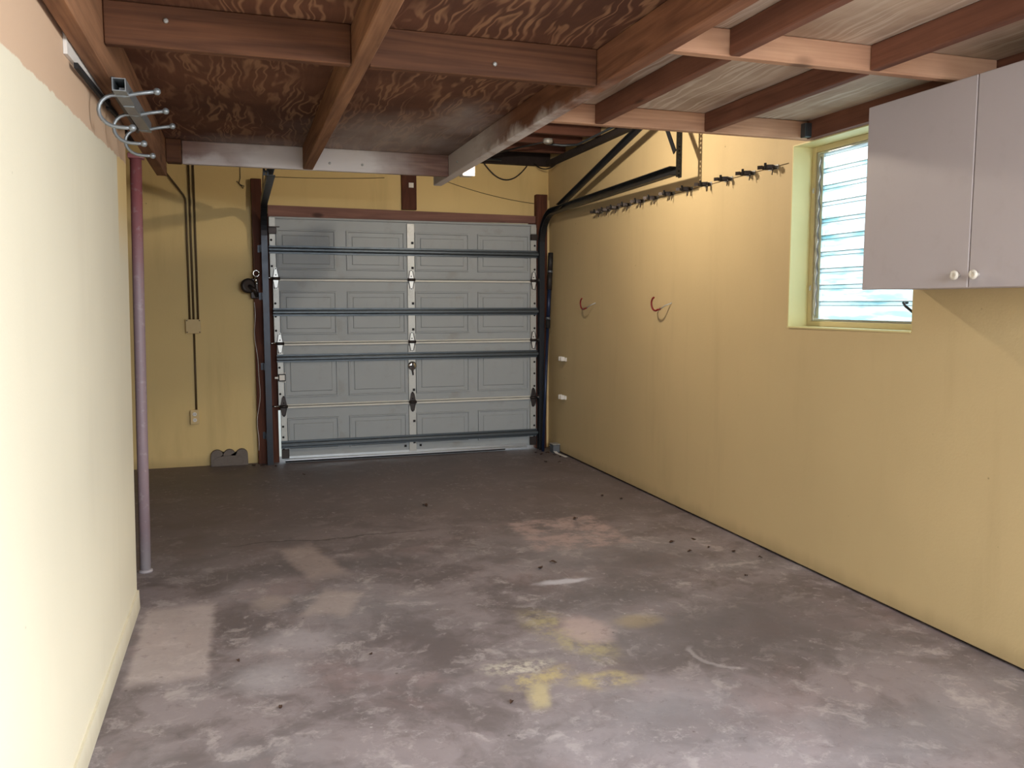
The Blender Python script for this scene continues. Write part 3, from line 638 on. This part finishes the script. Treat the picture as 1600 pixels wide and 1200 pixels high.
# ------------------------------------------------------------------ hook rack by the ledger
hr = thing('hook_rack', (-0.352, 3.45, 2.0), 'grey steel tube rack with three curved ball tipped hooks', 'hook rack')
a, b = Vector((-0.352, 3.02, 2.093)), Vector((-0.350, 3.83, 2.115))
g = MB()
w = 0.019
for sx, sz, ww, hh in ((-w, 0, 0.003, 0.041), (w, 0, 0.003, 0.041), (0, -w, 0.035, 0.003), (0, w, 0.035, 0.003)):
    g.beam(a + Vector((sx, 0, sz)), b + Vector((sx, 0, sz)), ww, hh)
g.beam(a + Vector((0, 0.25, 0)), b, 0.035, 0.035)
obj('square_tube', g, M_TUBE, hr)
obj('mounting_plate', MB().box(-0.384, -0.3735, 3.1, 3.8, 2.085, 2.135), M_DARKIRON, hr)
for yh in (3.10, 3.45, 3.78):
    zt = 2.075 + (yh-3.1)*0.03
    pts = [(-0.245, yh, zt+0.022), (-0.30, yh, zt+0.012), (-0.345, yh, zt)]
    for k in range(11):
        t = math.pi/2 + math.pi*k/10; pts.append((-0.368 + 0.058*math.cos(t)*1.0, yh, zt-0.050 + 0.052*math.sin(t)))
    pts += [(-0.345, yh, zt-0.103), (-0.325, yh, zt-0.102)]
    h = obj('hook', MB().tube(pts, 0.0065, 8), M_TUBE, hr)
    obj('ball_tip', MB().sphere(pts[0], 0.0125), M_TUBE, h, True); obj('ball_tip', MB().sphere(pts[-1], 0.0125), M_TUBE, h, True)
    obj('weld_tab', MB().box(-0.360, -0.342, yh-0.008, yh+0.008, zt-0.002, zt+0.024), M_TUBE, h)
wb = tag(obj('filler_board', MB().hexa([(-0.4545, 2.70, 2.092), (-0.444, 2.70, 2.092), (-0.444, 3.60, 2.135), (-0.4545, 3.60, 2.135), (-0.453, 2.70, 2.19), (-0.4435, 2.70, 2.19), (-0.4435, 3.60, 2.19), (-0.453, 3.60, 2.19)]), M_WHITE), 'white filler board between the cream partition and the loft ledger', 'board')
g = MB().beam((-0.4365, 2.78, 2.082), (-0.4365, 3.66, 2.118), 0.011, 0.016)
tag(obj('metal_bar', g, M_HOLE), 'thin black bar under the white filler board', 'bar')
for z in (0,): obj('bar_clip', MB().box(-0.4425, -0.4305, 3.40, 3.44, 2.094, 2.1285), M_HOLE, bpy.data.objects['metal_bar'])

# ------------------------------------------------------------------ back wall services
def conduit(pts, label, r=0.0085):
    o = obj('conduit', MB().tube(pts, r, 8), M_COND); return tag(o, label, 'conduit', 'conduits on the back wall')
YC = YB - 0.012
conduit([(-0.375, YC, 2.70), (-0.378, YC, 1.255)], 'straight thin conduit, middle of three above the junction box')
conduit([(-0.340, YC, 2.70), (-0.343, YC, 1.255)], 'straight thin conduit, rightmost of three above the junction box')
conduit([(-0.70, YC, 2.66), (-0.56, YC, 2.47), (-0.425, YC, 2.285), (-0.412, YC, 2.255), (-0.408, YC, 2.22), (-0.409, YC, 1.255)], 'bent thin conduit slanting off to upper left above junction box')
jb = thing('junction_box', (-0.379, YB, 1.14), 'square yellow painted junction box below three conduits', 'junction box')
obj('box', MB().box(-0.437, -0.325, YB-0.045, YB, 1.142, 1.252, 0.005), M_BOX, jb)
cv = obj('cover', MB().box(-0.441, -0.321, YB-0.051, YB-0.0455, 1.138, 1.256, 0.002), M_BOX, jb)
for sx, sz in ((-0.43, 1.148), (-0.332, 1.148), (-0.43, 1.246), (-0.332, 1.246)): obj('screw', MB().lathe((sx, YB-0.051, sz), (0, -1, 0), [(0.005, 0), (0.005, 0.002), (0.002, 0.003)], 8), M_COND, cv)
conduit([(-0.379, YC, 1.14), (-0.382, YC, 0.49)], 'single thin conduit between junction box and wall outlet')
ol = thing('wall_outlet', (-0.396, YB, 0.37), 'yellowed duplex wall outlet above the scalloped stone', 'outlet')
obj('box', MB().box(-0.428, -0.364, YB-0.04, YB, 0.372, 0.488, 0.004), M_BOX, ol)
op = obj('face_plate', MB().box(-0.431, -0.361, YB-0.045, YB-0.0405, 0.369, 0.491, 0.002), M_BOX, ol)
for zc in (0.405, 0.455):
    s_ = obj('socket', MB().lathe((-0.396, YB-0.045, zc), (0, -1, 0), [(0.017, 0), (0.017, 0.003), (0.015, 0.004)], 16), M_WHITE, op)
for zc in (0.405, 0.455):
    for dx in (-0.006, 0.006): obj('slot', MB().box(-0.396+dx-0.0015, -0.396+dx+0.0015, YB-0.0496, YB-0.0488, zc-0.004, zc+0.006), M_HOLE, op)
# scalloped edging stone leaning on the wall
sst = thing('scalloped_edging_stone', (-0.128, 7.48, 0), 'grey scalloped concrete edging block on floor against back wall', 'edging stone')
poly = [(-0.28, 0.0), (0.025, 0.0)]
for c_, in ((-0.027,), (-0.128,), (-0.229,)):
    for k in range(9):
        t = math.pi*k/8; poly.append((c_ + 0.0502*math.cos(t), 0.088 + 0.052*math.sin(t)))
g = MB().prism([(p, 7.455, q) for p, q in poly], (0, 0, 0), (0, 0.05, 0)); bmesh.ops.triangulate(g.bm, faces=[f for f in g.bm.faces if len(f.verts) > 4])
obj('block', g, M_STONE, sst)
poly2 = [(-0.265, 0.004), (0.01, 0.004)] + [(-0.128 + 0.135*math.cos(math.pi*k/12), 0.045 + 0.045*abs(math.sin(math.pi*k/12*1.0))) for k in range(13)]
obj('raised_face', MB().prism([(p, 7.448, q) for p, q in poly2], (0, 0, 0), (0, 0.0068, 0)), M_STONE, sst)
# pulley on left jamb
pu = thing('cable_pulley', (0.09, 7.42, 1.4), 'dark round cable pulley with bright ring on the left jamb', 'pulley')
obj('wheel', MB().lathe((0.062, 7.405, 1.535), (0.35, -1, 0.1), [(0.050, 0), (0.062, 0.004), (0.062, 0.010), (0.052, 0.018), (0.062, 0.026), (0.062, 0.032), (0.045, 0.036)], 24), M_DARKIRON, pu)
g = MB().box(0.085, 0.150, 7.395, 7.4515, 1.43, 1.60, 0.006).tube([(0.07, 7.38, 1.535), (0.12, 7.36, 1.50), (0.135, 7.40, 1.45)], 0.018, 10)
obj('bracket', g, M_DARKIRON, pu)
g = MB().tube([(0.134 + 0.024*math.cos(2*math.pi*k/16), 7.375, 1.640 + 0.026*math.sin(2*math.pi*k/16)) for k in range(17)], 0.006, 8).tube([(0.134, 7.38, 1.612), (0.128, 7.37, 1.565)], 0.012, 8)
obj('ring', g, M_CHROME, pu)
obj('hook_pin', MB().tube([(0.12, 7.36, 1.555), (0.14, 7.345, 1.56)], 0.008, 8), M_CHROME, pu)
pts = [(0.112+0.006*math.sin(k*0.9)+0.028*math.exp(-((k-13)/4)**2), 7.447, 1.40 - 1.28*k/24) for k in range(25)]
tag(obj('cord', MB().tube(pts, 0.0022, 6), M_WHITE), 'thin white cord hanging down the left door jamb', 'cord')
tag(obj('cord', MB().tube([(0.116, 7.447, 2.32), (0.114, 7.447, 2.0), (0.121, 7.447, 1.75), (0.118, 7.447, 1.62)], 0.0022, 6), M_COND), 'thin brown cord above the pulley on left jamb', 'cord')
tag(obj('wire_hook', MB().tube([(0.03, YB-0.004, 2.56), (0.03, YB-0.006, 2.44), (0.018, YB-0.01, 2.40), (0.05, YB-0.02, 2.355), (0.06, YB-0.02, 2.375), (0.03, YB-0.012, 2.385), (0.0, YB-0.006, 2.415)], 0.003, 6), M_CABLE), 'small bent wire hanging on back wall above left jamb', 'wire')
def sag(p0, p1, drop, n=14): return [tuple(Vector(p0).lerp(Vector(p1), k/n) - Vector((0, 0, drop*4*(k/n)*(1-k/n)))) for k in range(n+1)]
tag(obj('cable', MB().tube(sag((2.16, YB-0.02, 2.68), (2.60, YB-0.02, 2.69), 0.155, 18), 0.006, 6), M_CABLE), 'black cable sagging in a loop below roof on back wall', 'cable')
tag(obj('cable', MB().tube(sag((2.64, YB-0.05, 2.69), (XW(7.1)-0.02, 7.10, 2.70), 0.08, 14), 0.006, 6), M_CABLE), 'short black cable loop across the upper right corner', 'cable')
tag(obj('wall_wire', MB().tube(sag((0.25, YB-0.004, 2.465), (1.25, YB-0.004, 2.50), 0.01, 10), 0.003, 6), M_COND), 'thin wire on back wall left of the short stud', 'wire')
tag(obj('wall_wire', MB().tube(sag((1.70, YB-0.004, 2.53), (2.66, YB-0.004, 2.325), 0.03, 12), 0.003, 6), M_COND), 'thin wire sloping down the back wall to right jamb', 'wire')
# roof services in the dark opening
tag(obj('roof_pipe', MB().tube([(XW(4)-0.10, 4.0, 2.715), (XW(6.6)-0.10, 6.55, 2.70), (2.60, 6.62, 2.70), (2.45, 6.62, 2.705)], 0.010, 8), M_DGREY), 'grey conduit pipe under the dark rafters by right wall', 'pipe')
oc_ = thing('ceiling_box', (2.42, 6.45, 2.69), 'small round metal box under the dark rafters', 'ceiling box')
obj('box', MB().lathe((2.42, 6.50, 2.69), (0, 0, 1), [(0.038, 0), (0.042, 0.004), (0.042, 0.03)], 8), M_GALV, oc_); obj('cover', MB().lathe((2.42, 6.50, 2.684), (0, 0, 1), [(0.03, 0), (0.04, 0.006)], 8), M_ALU, oc_)
tag(obj('cable', MB().tube([(2.40, 6.52, 2.70), (2.25, 6.85, 2.695), (2.1, 7.2, 2.69), (1.7, 7.3, 2.70)], 0.008, 6), M_CABLE), 'dark cable running under the rafters from round box', 'cable')
tag(obj('roof_pipe', MB().tube([(1.5, 7.40, 2.69), (2.30, 7.40, 2.69)], 0.012, 8), M_DGREY), 'short grey pipe under rafters along the back wall', 'pipe')
bxx = thing('white_bracket', (1.41, 5.25, 2.18), 'small white plastic box on the far end of loft beam', 'box')
obj('box', MB().box(1.364, 1.442, 5.22, 5.30, 2.200, 2.262, 0.003), M_WHITE, bxx); obj('lid', MB().box(1.366, 1.446, 5.214, 5.2195, 2.196, 2.264, 0.002), M_WHITE, bxx)

# bulb in a holder above the gap between the lofts
lp = thing('bulb_lamp', (1.72, 4.752, 2.50), 'bare bulb lamp on a rafter above the gap between lofts', 'lamp')
obj('holder', MB().lathe((1.72, 4.752, 2.72), (0, 0, -1), [(0.05, 0), (0.05, 0.02), (0.024, 0.03), (0.022, 0.08)], 16), M_WHITE, lp)
n_ = NT('lit_bulb_glass'); n_.b.inputs['Emission Color'].default_value = (1, 0.86, 0.68, 1); n_.b.inputs['Emission Strength'].default_value = 12; n_.done((0.9, 0.9, 0.85, 1), 0.3)
obj('bulb', MB().lathe((1.72, 4.752, 2.645), (0, 0, -1), [(0.013, 0), (0.016, 0.02), (0.029, 0.05), (0.031, 0.068), (0.024, 0.088), (0.010, 0.097)], 16), n_.m, lp)
pl = bpy.data.lights.new('bulb_light', 'POINT'); pl.energy = 50; pl.color = (1.0, 0.86, 0.68); pl.shadow_soft_size = 0.035
po = bpy.data.objects.new('bulb_light', pl); COL.objects.link(po); po.location = (1.72, 4.752, 2.515)

# ------------------------------------------------------------------ right wall bits
CLIPS = [3.955, 4.17, 4.40, 4.63, 4.86, 5.10, 5.33, 5.54, 5.76, 5.96, 6.13, 6.28]
ORD = ['nearest the window', 'second from the window', 'third from the window', 'fourth from the window', 'fifth from the window', 'sixth from the window', 'seventh from the window', 'eighth from the window', 'ninth from the window', 'tenth from the window', 'second from the garage door', 'nearest the garage door']
proto = None
def make_clip(y):
    x, z = XW(y), 2.125
    r = thing('tool_clip', (x, y, z), 'x', 'tool clip', 'spring tool clips on the right wall')
    obj('back_plate', MB().box(x-0.004, x-0.0005, y-0.045, y+0.045, z-0.012, z+0.012, 0.001), M_GALV, r)
    for s in (-1, 1):
        pts = [(x-0.004, y+s*0.012, z), (x-0.03, y+s*0.034, z), (x-0.055, y+s*0.022, z), (x-0.065, y+s*0.014, z), (x-0.082, y+s*0.032, z)]
        g = MB()
        for p, q in zip(pts[:-1], pts[1:]): g.beam(p, q, 0.003, 0.020)
        obj('jaw', g, M_DARKIRON, r)
    obj('roller', MB().tube([(x-0.07, y-0.022, z-0.014), (x-0.07, y-0.022, z+0.018)], 0.007, 8), M_HOLE, r)
    obj('prong', MB().tube([(x-0.004, y-0.03, z-0.008), (x-0.03, y-0.034, z-0.016), (x-0.036, y-0.036, z-0.045)], 0.003, 6), M_DARKIRON, r)
    return r
for i, yy in enumerate(CLIPS):
    if i == 0: proto = c = make_clip(yy)
    else: c = copy_tree(proto, (XW(yy)-XW(CLIPS[0]), yy-CLIPS[0], 0))
    c['label'] = 'small metal spring tool clip on right wall, ' + ORD[i]
tag(obj('wall_wire', MB().tube([(XW(3.82)-0.003, 3.82, 2.128), (XW(5)-0.003, 5.0, 2.120), (XW(6.35)-0.003, 6.35, 2.122)], 0.0018, 5), M_COND), 'very thin wire running behind the row of tool clips', 'wire')
for yy, lb in ((6.50, 'red coated screw-in hook on right wall nearer the garage door'), (5.20, 'red coated screw-in hook on right wall nearer the window')):
    x = XW(yy); r = thing('utility_hook', (x, yy, 1.33), lb, 'hook', 'red utility hooks')
    obj('shank', MB().tube([(x+0.004, yy-0.13, 1.395), (x-0.03, yy-0.09, 1.375), (x-0.05, yy-0.06, 1.352)], 0.004, 8), M_GALV, r)
    pts = []
    for k in range(10):
        t = math.radians(-60 - 200*k/9); pts.append((x-0.06-0.01*k/9, yy-0.03 - 0.052*math.cos(t)+0.02, 1.385 + 0.046*math.sin(t)))
    obj('curved_hook', MB().tube([(x-0.05, yy-0.06, 1.352)] + pts, 0.0065, 8), M_RED, r)
for zc, lb in ((0.885, 'white pipe clip on right wall near door, upper of two'), (0.535, 'white pipe clip on right wall near door, lower of two')):
    x = XW(7.05); r = thing('pipe_clip', (x, 7.05, zc-0.03), lb, 'pipe clip', 'white pipe clips')
    obj('base', MB().box(x-0.018, x-0.0005, 7.01, 7.10, zc-0.02, zc+0.015, 0.003), M_WHITE, r)
    obj('jaw', MB().box(x-0.055, x-0.018, 7.02, 7.032, zc-0.018, zc+0.022, 0.003), M_WHITE, r); obj('jaw', MB().box(x-0.055, x-0.018, 7.075, 7.087, zc-0.018, zc+0.022, 0.003), M_WHITE, r)
    obj('screw', MB().tube([(x-0.018, 7.053, zc), (x-0.03, 7.053, zc)], 0.006, 8), M_COND, r)
# leaning telescopic pole
ep = thing('telescopic_pole', (2.66, 7.33, 0), 'dark navy telescopic pole leaning in corner right of garage door', 'pole')
A, B = Vector((2.672, 7.28, 0.0)), Vector((2.775, 7.37, 1.86)); at = lambda t: A.lerp(B, t)
obj('lower_tube', MB().tube([at(0.0), at(0.63)], 0.014, 12), M_BLUE, ep)
obj('collar', MB().tube([at(0.622), at(0.665)], 0.022, 14), M_HOLE, ep)
obj('clamp_ring', MB().tube([at(0.665), at(0.678)], 0.0235, 14), M_POLEG, ep)
obj('upper_tube', MB().tube([at(0.672), at(0.82)], 0.019, 12), M_BLUE, ep)
obj('grip', MB().tube([at(0.815), at(0.90)], 0.024, 14), M_CABLE, ep)
obj('clamp_ring', MB().tube([at(0.90), at(0.912)], 0.025, 14), M_POLEG, ep)
obj('end_grip', MB().tube([at(0.912), at(1.0)], 0.024, 14), M_CABLE, ep)
gb = thing('floor_box', (XW(7.2)-0.04, 7.2, 0), 'small grey box on floor in corner by garage door', 'box')
x = XW(7.2); obj('body', MB().box(x-0.075, x-0.004, 7.16, 7.25, 0.0, 0.075, 0.006), M_POLEG, gb); obj('lid', MB().box(x-0.078, x-0.002, 7.157, 7.253, 0.0752, 0.084, 0.003), M_GALV, gb)
pts = [(2.755, 7.30, 0.055), (2.750, 7.22, 0.03), (2.748, 7.12, 0.008), (2.757, 7.02, 0.005), (2.768, 6.93, 0.004)]
g = MB()
for p, q in zip(pts[:-1], pts[1:]): g.beam(p, q, 0.028, 0.003)
tag(obj('plastic_strap', g, M_WHITE), 'short white strap lying on floor beside corner box', 'strap')

# dead leaves and scraps on the floor
LV = [(1.17, 5.54, .05), (2.54, 5.30, .04), (2.45, 5.43, .035), (2.02, 4.89, .04), (2.35, 4.22, .04), (2.50, 4.23, .032), (2.50, 4.06, .022), (2.36, 4.03, .03), (2.59, 3.95, .03), (2.67, 3.81, .025), (2.42, 3.57, .025),
      (1.46, 4.01, .035), (1.56, 4.08, .04), (-0.05, 3.30, .02), (0.45, 3.20, .02), (0.09, 2.86, .02), (0.86, 2.65, .022), (0.45, 6.86, .03), (2.51, 6.77, .04), (2.62, 6.72, .03), (2.70, 7.05, .035), (2.60, 7.12, .04), (2.68, 7.18, .045), (2.58, 7.22, .04), (2.72, 6.95, .03), (0.14, 7.36, .04), (0.07, 7.40, .05), (0.25, 7.30, .035)]
def leaf_label(i, x, y):
    one = {0: 'single dark dry leaf alone in the middle of the far floor', 3: 'dry leaf scrap at far edge of the pinkish floor patch', 16: 'tiny dry scrap beside the yellow paint spatters nearest the viewer', 17: 'tiny dry leaf scrap just in front of the garage door at left'}
    if i in one: return one[i]
    if y > 6.5: return 'dry leaf scrap in the corner right of garage door' if x > 1 else 'dry leaf scrap at the foot of the left door jamb'
    if x > 2.2: return 'dry leaf scrap on floor near the foot of right wall'
    if x > 1.2: return 'thin dry scrap on floor behind the white smear'
    return 'tiny dry scrap on the floor near the cream partition'
for i, (lx, ly, s) in enumerate(LV):
    g = MB(); th = random.uniform(0, 6.28); ca, sa = math.cos(th), math.sin(th); rows = []
    for k in range(6):
        u = k/5; wd = 0.32*math.sin(math.pi*min(max(u, 0.04), 0.96))*s; zz = 0.003 + 0.006*math.sin(3*u+i)**2
        rows.append([(lx + ca*(u-0.5)*s - sa*q, ly + sa*(u-0.5)*s + ca*q, zz + (0.35*abs(q))) for q in (-wd, 0, wd)])
    for side in (0, 1):
        lay = [[g.bm.verts.new((p[0], p[1], p[2]-0.0012*side)) for p in r] for r in rows]
        for k in range(5):
            for q in range(2):
                f = [lay[k][q], lay[k][q+1], lay[k+1][q+1], lay[k+1][q]]; g.bm.faces.new(f if side == 0 else f[::-1])
    tag(obj('dry_leaf', g, M_LEAF), leaf_label(i, lx, ly), 'leaf', 'dry leaf scraps on the floor')
